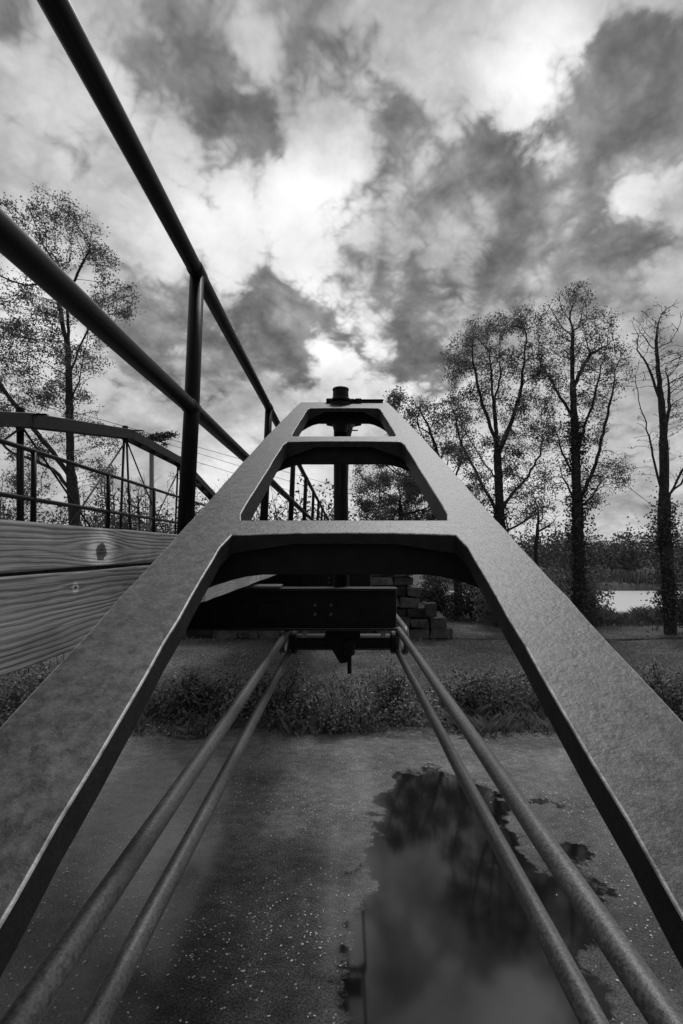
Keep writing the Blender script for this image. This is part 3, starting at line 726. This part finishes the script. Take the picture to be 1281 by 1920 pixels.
def tree(name, label, D, trunk_px, blobs, n_att=900, base_r=.28, leaf_n=9, leaf_s=.15, sig=.22, seed=1, leaf='leaf', step=.26, group=None, ivy=None, tip=.011, leafcut=.028, keepleaf=1.0, infl=3.0, zflat=.8, cat='tree', limbs=(), rexp=1.3):
    rs = np.random.RandomState(seed)
    tp = [at(x, y, D) for (x, y) in trunk_px]; b0 = tp[0]; gz = ground_z(b0.x, b0.y) - .1
    tp[0] = Vector((b0.x, D, gz))
    t = thing(name, label, cat, (b0.x, D, gz), group)
    wts = np.array([b[2]**2.2*(b[3] if len(b) > 3 else 1) for b in blobs], float); wts /= wts.sum(); att = []
    for k, b in zip(rs.multinomial(n_att, wts), blobs):
        c = at(b[0], b[1], D); r = b[2]/F*D
        p = rs.normal(size=(k,3)); p /= np.linalg.norm(p,axis=1)[:,None]; p *= (rs.uniform(0,1,k)**(1/2.2))[:,None]*r
        p[:,2] *= zflat if r > 1 else 1
        off = rs.uniform(-.5,.5)*r
        att += [(c.x+q[0], c.y+q[1]+off, c.z+q[2]) for q in p]
    Q, qp, rad_, kids, ntr = grow_tree(tp, att, step, step*1.15, infl, seed, tip=tip, limbs=[[at(x, y, D) for x, y in l] for l in limbs])
    # scale thickness so the base has the wanted radius
    r0 = rad_[0]; rad_ = [max(.009, base_r*(r/r0)**rexp) for r in rad_]
    limbs_mesh(Q, qp, rad_, 'trunk', M['bark'], t)
    Qa = np.array([tuple(q) for q in Q]); ra = np.array(rad_)
    sel = np.where(ra < leafcut)[0]; sel = sel[sel >= ntr*0.5] if ntr < len(Q) else sel
    if keepleaf < 1: sel = sel[rs.uniform(size=len(sel)) < keepleaf]
    # leaf clumps: dense knots alternating with gaps
    C_ = []
    for i in sel:
        dn = noise.noise(Vector(Qa[i])*1.35 + Vector((seed*3.3,0,0)))
        k = int(1.7*leaf_n*(.95 + 3.5*dn) + rs.uniform())
        if k > 0: C_.append(Qa[i] + rs.normal(0, sig*.72, (k,3))*np.array([1,1,.75]))
    if C_:
        C_ = np.concatenate(C_); quads('crown', leaf_quads(C_, leaf_s, rs=rs), M[leaf], t)
    if ivy:
        n_iv, ztop, r_iv, s_iv = ivy; base = Qa[:ntr]; C2 = []
        zt = at(0, ztop, D).z
        bs = base[base[:,2] < zt]; ii = rs.randint(0, len(bs), n_iv)
        p = bs[ii] + rs.normal(0, 1, (n_iv,3))*np.array([r_iv, r_iv, .3])*rs.uniform(.5, 1.9, (n_iv,1))
        kk = np.array([noise.noise(Vector(q)*.9 + Vector((seed,0,0))) for q in p]); p = p[kk > -.18]
        quads('ivy', leaf_quads(p, s_iv, rs=rs), M['ivy'], t)
    return t
tree('tall_tree', 'tall tree with an open leafy crown at left, behind the far truss', 22,
     [(150,1190),(140,960),(132,860),(130,740),(128,620),(125,520)],
     [(118,418,48),(150,440,40),(80,455,42),(40,410,35,.6),(195,490,30),(60,520,40,.6),(222,565,42),(190,620,32),(100,580,40,.7),(20,560,45,.7),(60,640,50),(160,690,42,.8),(25,690,45,.8),
      (100,740,48,.8),(40,770,38,.7),(165,780,36,.7),(190,830,32,.7),(60,850,50,.5),(190,900,32,.5),(30,920,50,.5),(-40,620,60),(-50,480,60),(-60,780,70)],
     3600, .24, 15, .09, .20, 3, keepleaf=1, limbs=[[(134,880),(112,800),(96,720),(84,630),(80,540)],[(136,900),(95,830),(50,760),(10,690),(-20,630)],[(130,760),(152,700),(162,650),(168,600)],[(128,650),(100,560),(88,480)],[(126,560),(160,510),(185,490)],[(136,920),(100,880),(60,860),(20,850)],[(129,700),(170,640),(210,590)]], group='trees along the banks')
tree('tall_tree', 'tall dark tree with broad crown, leftmost of the three big trees at right', 24,
     [(948,1175),(940,1040),(935,900),(930,800),(922,720),(918,660)],
     [(885,625,34),(935,615,28),(975,610,34),(868,665,36),(855,700,26),(930,690,50),(985,690,40,.8),(895,760,45),(960,770,42,.7),(850,770,34,.8),(1000,820,42),(950,850,40,.6),(890,850,40,.5),(1015,760,28,.5),(980,900,50,.6),(900,920,50,.5),(990,960,40,.6)],
     3400, .25, 15, .088, .20, 5, keepleaf=1, limbs=[[(937,970),(895,890),(862,820),(848,750)],[(938,960),(985,900),(1020,850),(1030,800)],[(932,860),(960,790),(980,710),(985,640)],[(931,830),(900,760),(882,690),(880,640)],[(939,1010),(1000,965),(1040,940)],[(935,900),(905,850),(880,790),(862,700)],[(925,760),(945,700),(948,640)]], group='trees along the banks', ivy=(5000, 930, .2, .13))
tree('tall_tree', 'tallest tree at right with windblown crown and ivy round its trunk', 23,
     [(1086,1180),(1085,1040),(1082,930),(1078,800),(1073,700),(1074,620)],
     [(1075,570,34),(1035,590,28),(1110,590,26),(1150,612,16),(1030,630,34),(1090,650,45,.7),(1140,660,36),(1165,680,22),(1025,690,34,.8),(1060,730,42,.7),(1120,740,40,.6),(1150,720,24,.6),(1110,800,36,.4),(1145,890,34),(1160,860,18),(1110,920,40,.8),(1040,830,36,.5),(1030,900,32,.6)],
     3400, .25, 14, .085, .20, 8, keepleaf=.95, limbs=[[(1085,950),(1112,870),(1132,780),(1145,700)],[(1084,905),(1052,850),(1028,790)],[(1080,860),(1098,770),(1108,690),(1112,620)],[(1084,950),(1048,900),(1028,860)],[(1076,790),(1052,730),(1032,670),(1032,610)],[(1073,720),(1110,660),(1150,640)],[(1085,960),(1120,930),(1150,890)]], group='trees along the banks', ivy=(9000, 760, .22, .13))
tree('tall_tree', 'nearly bare tree at the right edge with ivy on its lower trunk', 21,
     [(1258,1205),(1252,1090),(1246,990),(1245,950),(1246,870),(1242,780),(1234,690),(1230,640)],
     [(1225,610,40),(1260,590,30),(1200,640,26),(1235,680,40),(1275,680,30),(1190,720,22),(1195,790,18),(1190,840,14),(1270,780,36),(1230,830,30,.6),(1195,890,12),(1280,880,30),(1300,700,60)],
     3400, .24, 5, .07, .14, 13, keepleaf=.4, rexp=1.5, limbs=[[(1245,955),(1226,880),(1207,820),(1190,775),(1174,728),(1176,690)],[(1246,945),(1262,890),(1272,850),(1276,800),(1262,750),(1258,690)],[(1245,960),(1212,925),(1192,895),(1189,865)],[(1246,940),(1234,860),(1226,800),(1222,750),(1205,690),(1200,640)],[(1244,830),(1262,770),(1275,720),(1280,670)],[(1245,940),(1290,880),(1310,800)],[(1240,750),(1215,700),(1190,660)]], ivy=(8000, 950, .24, .12), group='trees along the banks')
tree('bushy_tree', 'smaller leafy tree between the iron frame and the tall dark tree', 27,
     [(860,1150),(858,1040),(852,980),(845,920)],
     [(745,765,32),(785,780,34),(820,790,24),(760,830,38),(810,840,40),(850,850,36,.7),(720,860,24,.6),(830,910,34,.6),(780,900,44),(870,800,26,.5)],
     900, .22, 22, .11, .24, 17, leaf='leafpale', group='trees along the banks')
tree('bushy_tree', 'dense dark tree seen through the openings of the iron frame', 30,
     [(760,1120),(758,1040),(752,980),(750,940)],
     [(690,915,30),(730,910,40),(790,910,44),(840,930,44),(700,960,30),(760,960,50),(820,980,50),(670,890,14),(680,880,14),(880,1000,50)],
     900, .22, 34, .11, .27, 19, group='trees along the banks')
# slim bare trees
slim = [((205,1130),(200,1000),30,[(205,930,30),(190,950,20)],'thin bare tree beside the tall tree, behind the further railing'),
        ((345,1120),(342,1010),36,[(345,900,26),(330,930,24),(360,930,20)],'bare thin-twigged tree just right of the utility pole'),
        ((262,1120),(262,1010),40,[(262,920,28),(250,940,24)],'bare twiggy tree just left of the utility pole'),
        ((1010,1150),(1005,1040),28,[(1015,950,26),(1000,930,24),(1030,980,24)],'slender tree between the two tallest trees at right'),
        ((905,1140),(890,1050),32,[(880,960,30),(900,930,26),(870,990,30)],'slender leaning tree left of the tall dark tree')]
for k, (p0, p1, D, bl, lab) in enumerate(slim):
    tree('slender_tree', lab, D, [p0, p1, (p1[0], p1[1]-25)], bl, 240, .10, 2, .10, .18, 40+k, keepleaf=.5, group='trees along the banks', tip=.012)

# ---- shrubs below the trees
def shrub(name, label, c, rx, ry, h, n_, ls, m, group=None, seed=1, cat='shrub', stems=14, fl=0):
    rs = np.random.RandomState(seed); gz = ground_z(c[0], c[1]); gz = max(gz, WZ - .2)
    t = thing(name, label, cat, (c[0], c[1], gz), group)
    # several overlapping lobes of leaves with uneven tops
    k = max(5, int(6*rx)); lob = [(c[0] + rs.uniform(-1,1)*rx*.75, c[1] + rs.uniform(-1,1)*ry*.7, rs.uniform(.45,1)*h, rs.uniform(.28,.5)*min(rx, 1.6)) for _ in range(k)]
    C_ = []
    for (x, y, hh, r) in lob:
        q = rs.normal(size=(n_//k, 3)); q /= np.linalg.norm(q,axis=1)[:,None]; q *= (rs.uniform(.35,1,len(q))**.6)[:,None]
        zc = hh*.52; C_.append(np.stack([x + q[:,0]*r, y + q[:,1]*r, gz + zc + q[:,2]*hh*.5], 1))
    C_ = np.concatenate(C_) + rs.normal(0,.05,(sum(len(a) for a in C_),3))
    quads('foliage', leaf_quads(C_, ls, rs=rs), m, t)
    st = MB()
    for _ in range(stems):
        l = lob[rs.randint(k)]; b_ = Vector((c[0] + rs.uniform(-.4,.4)*rx, c[1] + rs.uniform(-.4,.4)*ry, gz-.05)); e_ = Vector((l[0]+rs.uniform(-.3,.3)*l[3], l[1], gz + l[2]*rs.uniform(.8,1.12)))
        md = b_.lerp(e_, .5) + Vector((rs.uniform(-.1,.1), rs.uniform(-.1,.1), .1*h)); st.tube([b_, md, e_], [.02, .014, .006], 4)
    st.build('stems', M['bark'], t)
    if fl:
        ii = rs.randint(0, len(C_), fl); P2 = C_[ii] + np.array([0,-.1,.05]); tag(quads('flowers', leaf_quads(P2, .05, asp=.9, rs=rs), M['flower'], t), kind='stuff')
    return t
GB = 'shrubs and saplings on the banks'
shr = [((7.9,24),2.2,1.2,3.4,'large shrub at the foot of the tall dark tree'), ((10.3,25),1.8,1.2,2.9,'large shrub between the feet of the two tallest trees'),
       ((5.6,26),2.0,1.3,2.6,'round shrub left of the tall dark tree, seen past the frame leg'), ((3.4,27),1.6,1.2,1.5,'low shrub beyond the stepped end of the stone abutment'),
       ((11.4,28.5),1.0,.9,1.3,'bushy shrub by the river behind the ivy-clad tallest tree'), ((15.9,24.6),1.0,.8,1.7,'bushy shrub by the river at the foot of the nearly bare tree')]
for k, (c, rx, ry, h, lab) in enumerate(shr):
    shrub('shrub', lab, c, rx, ry, h, int(3600*rx), .13, M['leafpale' if k in (0,1) else 'ivy'], GB, 60+k)

# ---- far woods, reeds (stuff)
rs = np.random.RandomState(77)
def woods(n_lobes, x0, x1, y0, y1, hfun, per, size, rs):
    C_ = []
    for _ in range(n_lobes):
        y = rs.uniform(y0, y1); x = rs.uniform(x0, x1)*y/y1; h = hfun(x, y)*rs.uniform(.6,1.1); r = rs.uniform(1.2, 2.8)*(h/8)**.5
        q = rs.normal(size=(per,3)); q /= np.linalg.norm(q,axis=1)[:,None]; q *= (rs.uniform(.3,1,per)**.5)[:,None]
        q2 = rs.uniform(0,1,per)
        C_.append(np.stack([x + q[:,0]*r, y + q[:,1]*r, -3.8 + h*.5 + q[:,2]*h*.5 + rs.normal(0,.25,per)], 1))
    return leaf_quads(np.concatenate(C_), size, rs=rs)
def hf(x, y):
    px = VX + x/y*F
    if px < 660: return 12.5 + 3.4*noise.noise(Vector((px*.012, y*.05, 0)))
    if px > 1080: return 6.6 + 1.8*noise.noise(Vector((px*.02, y*.05, 3)))
    return 7.5 + 2.0*noise.noise(Vector((px*.012, y*.05, 7)))
Wq = woods(620, -105, 120, 70, 110, hf, 130, .48, rs)
tag(quads('far_woods', Wq, M['wood_far']), 'grey mass of woodland along the horizon', 'woods', kind='stuff')
# twiggy saplings at the wood's edge on the left bank
n = 900; C_ = MB()
for i in range(150):
    D = rs.uniform(38, 62); px = rs.uniform(-60, 640); b_ = at(px, 0, D); x = b_.x; h = rs.uniform(5.5, 10)
    C_.tube([(x, D, -3.5), (x+rs.normal(0,.2), D, -3.5+h*.5), (x+rs.normal(0,.5), D, -3.5+h)], [.07,.045,.012], 4)
    for k in range(9):
        z = -3.5 + h*rs.uniform(.3,.9); a = rs.uniform(0, 6.28); l = rs.uniform(.6,1.6)
        C_.tube([(x, D, z), (x+math.cos(a)*l, D+math.sin(a)*l*.4, z+l*.9)], [.028,.006], 3)
o_ = C_.build('sapling_thicket', M['bark']); tag(o_, 'thicket of bare saplings in front of the woods at left', 'thicket', kind='stuff')
n = 24000; D = rs.uniform(34, 60, n); px = rs.uniform(-60, 700, n); lump = np.array([noise.noise(Vector((a*.02, b*.2, 1.0))) for a, b in zip(px, D)])
zz_ = -3.4 + rs.uniform(0, 1, n)**.9*(4.4 + 3.2*lump)
tag(quads('undergrowth', leaf_quads(np.stack([(px-VX)/F*D, D, zz_], 1), .26, rs=rs), M['leafpale']), 'low tangled undergrowth before the woods at left', 'undergrowth', kind='stuff')
n = 16000; xx = rs.uniform(9, 62, n); yy = rs.uniform(54, 62, n); lump = np.array([noise.noise(Vector((a*.25, b*.3, 5))) for a, b in zip(xx, yy)])
Bp = np.stack([xx, yy, np.full(n, -4.0)], 1); tag(quads('reed_bed', blades(Bp, 1.35 + .7*lump, .12, .12, rs), M['reed']), 'pale reeds along the far bank of the river', 'reeds', kind='stuff')

# ---- bank weeds, grass
n = 40000; xx = rs.uniform(-9.5, 11.5, n); dy = rs.uniform(0, 1, n)
yb = np.array([BANK_Y + .35*smooth_noise(x, 0, .35, 5.2) for x in xx]) + dy*2.3 - .05 + .45*np.array([noise.noise(Vector((x*.8, 3.3, 1))) for x in xx])
lump = np.array([.42 + 1.3*noise.noise(Vector((a*.9, b*.9, 2))) + .6*noise.noise(Vector((a*3, b*3, 4))) for a, b in zip(xx, yb)])
gz = np.array([ground_z(a, b) for a, b in zip(xx, yb)])
hgt = np.clip(lump, .06, 1.3)*(.95 - .5*dy)
zz_ = np.maximum(gz, WZ) + rs.uniform(0,1,n)**.7*hgt
tag(quads('bank_weeds', leaf_quads(np.stack([xx, yb, zz_],1), .075, rs=rs), M['weed']), 'tangle of leafy weeds along the water line of the far bank', 'weeds', kind='stuff')
n = 7000; xx = rs.uniform(-9.5, 11.5, n); xx = xx[np.array([noise.noise(Vector((x*.9, .2, 8))) for x in xx]) > -.05]; n = len(xx); yb = np.array([BANK_Y + .35*smooth_noise(x, 0, .35, 5.2) for x in xx]) + rs.uniform(-.15, 1.8, n)
gz = np.array([max(WZ, ground_z(a, b)) for a, b in zip(xx, yb)])
tag(quads('bank_grass', blades(np.stack([xx, yb, gz],1), .34, .012, .5, rs), M['grass']), 'tall grass blades mixed into the weeds at the water line', 'grass', kind='stuff')
n = 60000; yy = 11.8 + 22*rs.uniform(0,1,n)**1.5; xx = (rs.uniform(-40, 1340, n)-VX)/F*yy
gz = np.array([ground_z(a, b) for a, b in zip(xx, yy)]); Bp = np.stack([xx, yy, gz-.01],1)
tag(quads('lawn_grass', blades(Bp, .055, .02, .6, rs), M['grass']), 'short mown grass on the tow path bank', 'grass', kind='stuff')
n = 3600; yy = 11.8 + 20*rs.uniform(0,1,n)**1.5; xx = (rs.uniform(200, 1340, n)-VX)/F*yy
gz = np.array([ground_z(a, b) for a, b in zip(xx, yy)]); L = leaf_quads(np.stack([xx, yy, gz+.05],1), .05, rs=rs)
tag(quads('leaf_litter', L, M['leafdead']), 'fallen leaves strewn over the mown grass', 'leaves', kind='stuff')
n = 9000; xx = rs.uniform(9, 24, n); yy = 23.5 + .25*(xx-12) + rs.uniform(0, 7.5, n)
lump = np.array([.5 + .9*noise.noise(Vector((a*.9, b*.9, 9))) for a, b in zip(xx, yy)]); gz = np.array([max(RZ, ground_z(a, b)) for a, b in zip(xx, yy)])
tag(quads('river_grass', blades(np.stack([xx, yy, gz],1), np.clip(.6*lump+.1,.12,.9), .03, .35, rs), M['reed']), 'rank grass between the lawn and the river', 'grass', kind='stuff')
for k, (c, rx, h, lab, m, fl) in enumerate([
        ((.1,10.75),.6,1.25,'flowering weed clump at the water edge below the hanging bolt',M['asterleaf'],160),
        ((-1.5,11.2),.75,.95,'dark leafy clump at the water edge between the left link bars and the pin',M['weed'],0),
        ((-3.1,11.1),.9,1.0,'dark leafy clump at the water edge beside the left iron leg',M['weed'],0),
        ((.95,11.3),.6,.95,'dark leafy clump right of the flowering weeds under the pin',M['weed'],10),
        ((2.6,11.4),.8,.8,'dark leafy clump at the water edge behind the right link bars',M['weed'],0),
        ((6.7,11.2),.9,1.1,'dark leafy clump at the water edge beyond the right iron leg',M['weed'],0),
        ((-6.3,11.2),1.0,1.3,'dark leafy clump at the water edge below the wooden boards at left',M['weed'],12)]):
    shrub('weed_clump', lab, c, rx, .45, h, int(4200*rx), .07, m, 'leafy clumps along the canal edge', 90+k, 'weeds', 18, fl)

# ---- utility pole with vine, wires
D = 40; t = thing('utility_pole', 'pale wooden utility pole topped by a clump of vine, behind the far truss', 'utility pole', tuple(Vector((at(285,0,D).x, D, -3.4))))
px_ = at(285,0,D).x; m_ = MB(); m_.tube([(px_, D, -3.5), (px_-.02, D, at(0,815,D).z)], [.2,.16], 12); m_.build('pole', M['polewood'], t, smooth=True)
m_ = MB(); m_.box(px_-1.1, px_+1.1, D-.25, D-.17, at(0,825,D).z-.12, at(0,825,D).z); m_.build('crossarm', M['bark'], t, bevel=.01)
C_ = np.concatenate([np.array(at(x, y, D))[None,:] + rs.normal(0,1,(k,3))*np.array([s1,.25,.12]) for (x,y,k,s1) in ((300,818,260,.35),(285,822,260,.3),(320,815,160,.25),(262,815,80,.25),(310,832,60,.2))])
quads('vine', leaf_quads(C_, .2, rs=rs), M['ivy'], t)
wires = [((300,818),(470,866),'uppermost of the thin power lines beside the utility pole'), ((300,828),(470,880),'middle one of the thin power lines beside the utility pole'), ((300,845),(470,897),'lowest of the thin power lines beside the utility pole')]
for (a, b, lab) in wires:
    A = at(a[0], a[1], 40); Bq = at(b[0], b[1], 46); Cq = A + (Bq-A)*6; A2 = A - (Bq-A)*2
    pts = [A2.lerp(Cq, i/24) + Vector((0,0,-1.2*math.sin(math.pi*((i/24*8) % 1)) if False else 0)) for i in range(25)]
    m_ = MB(); m_.tube(pts, .018, 5); tag(m_.build('power_line', M['wire']), lab, 'power line', 'power lines across the sky')
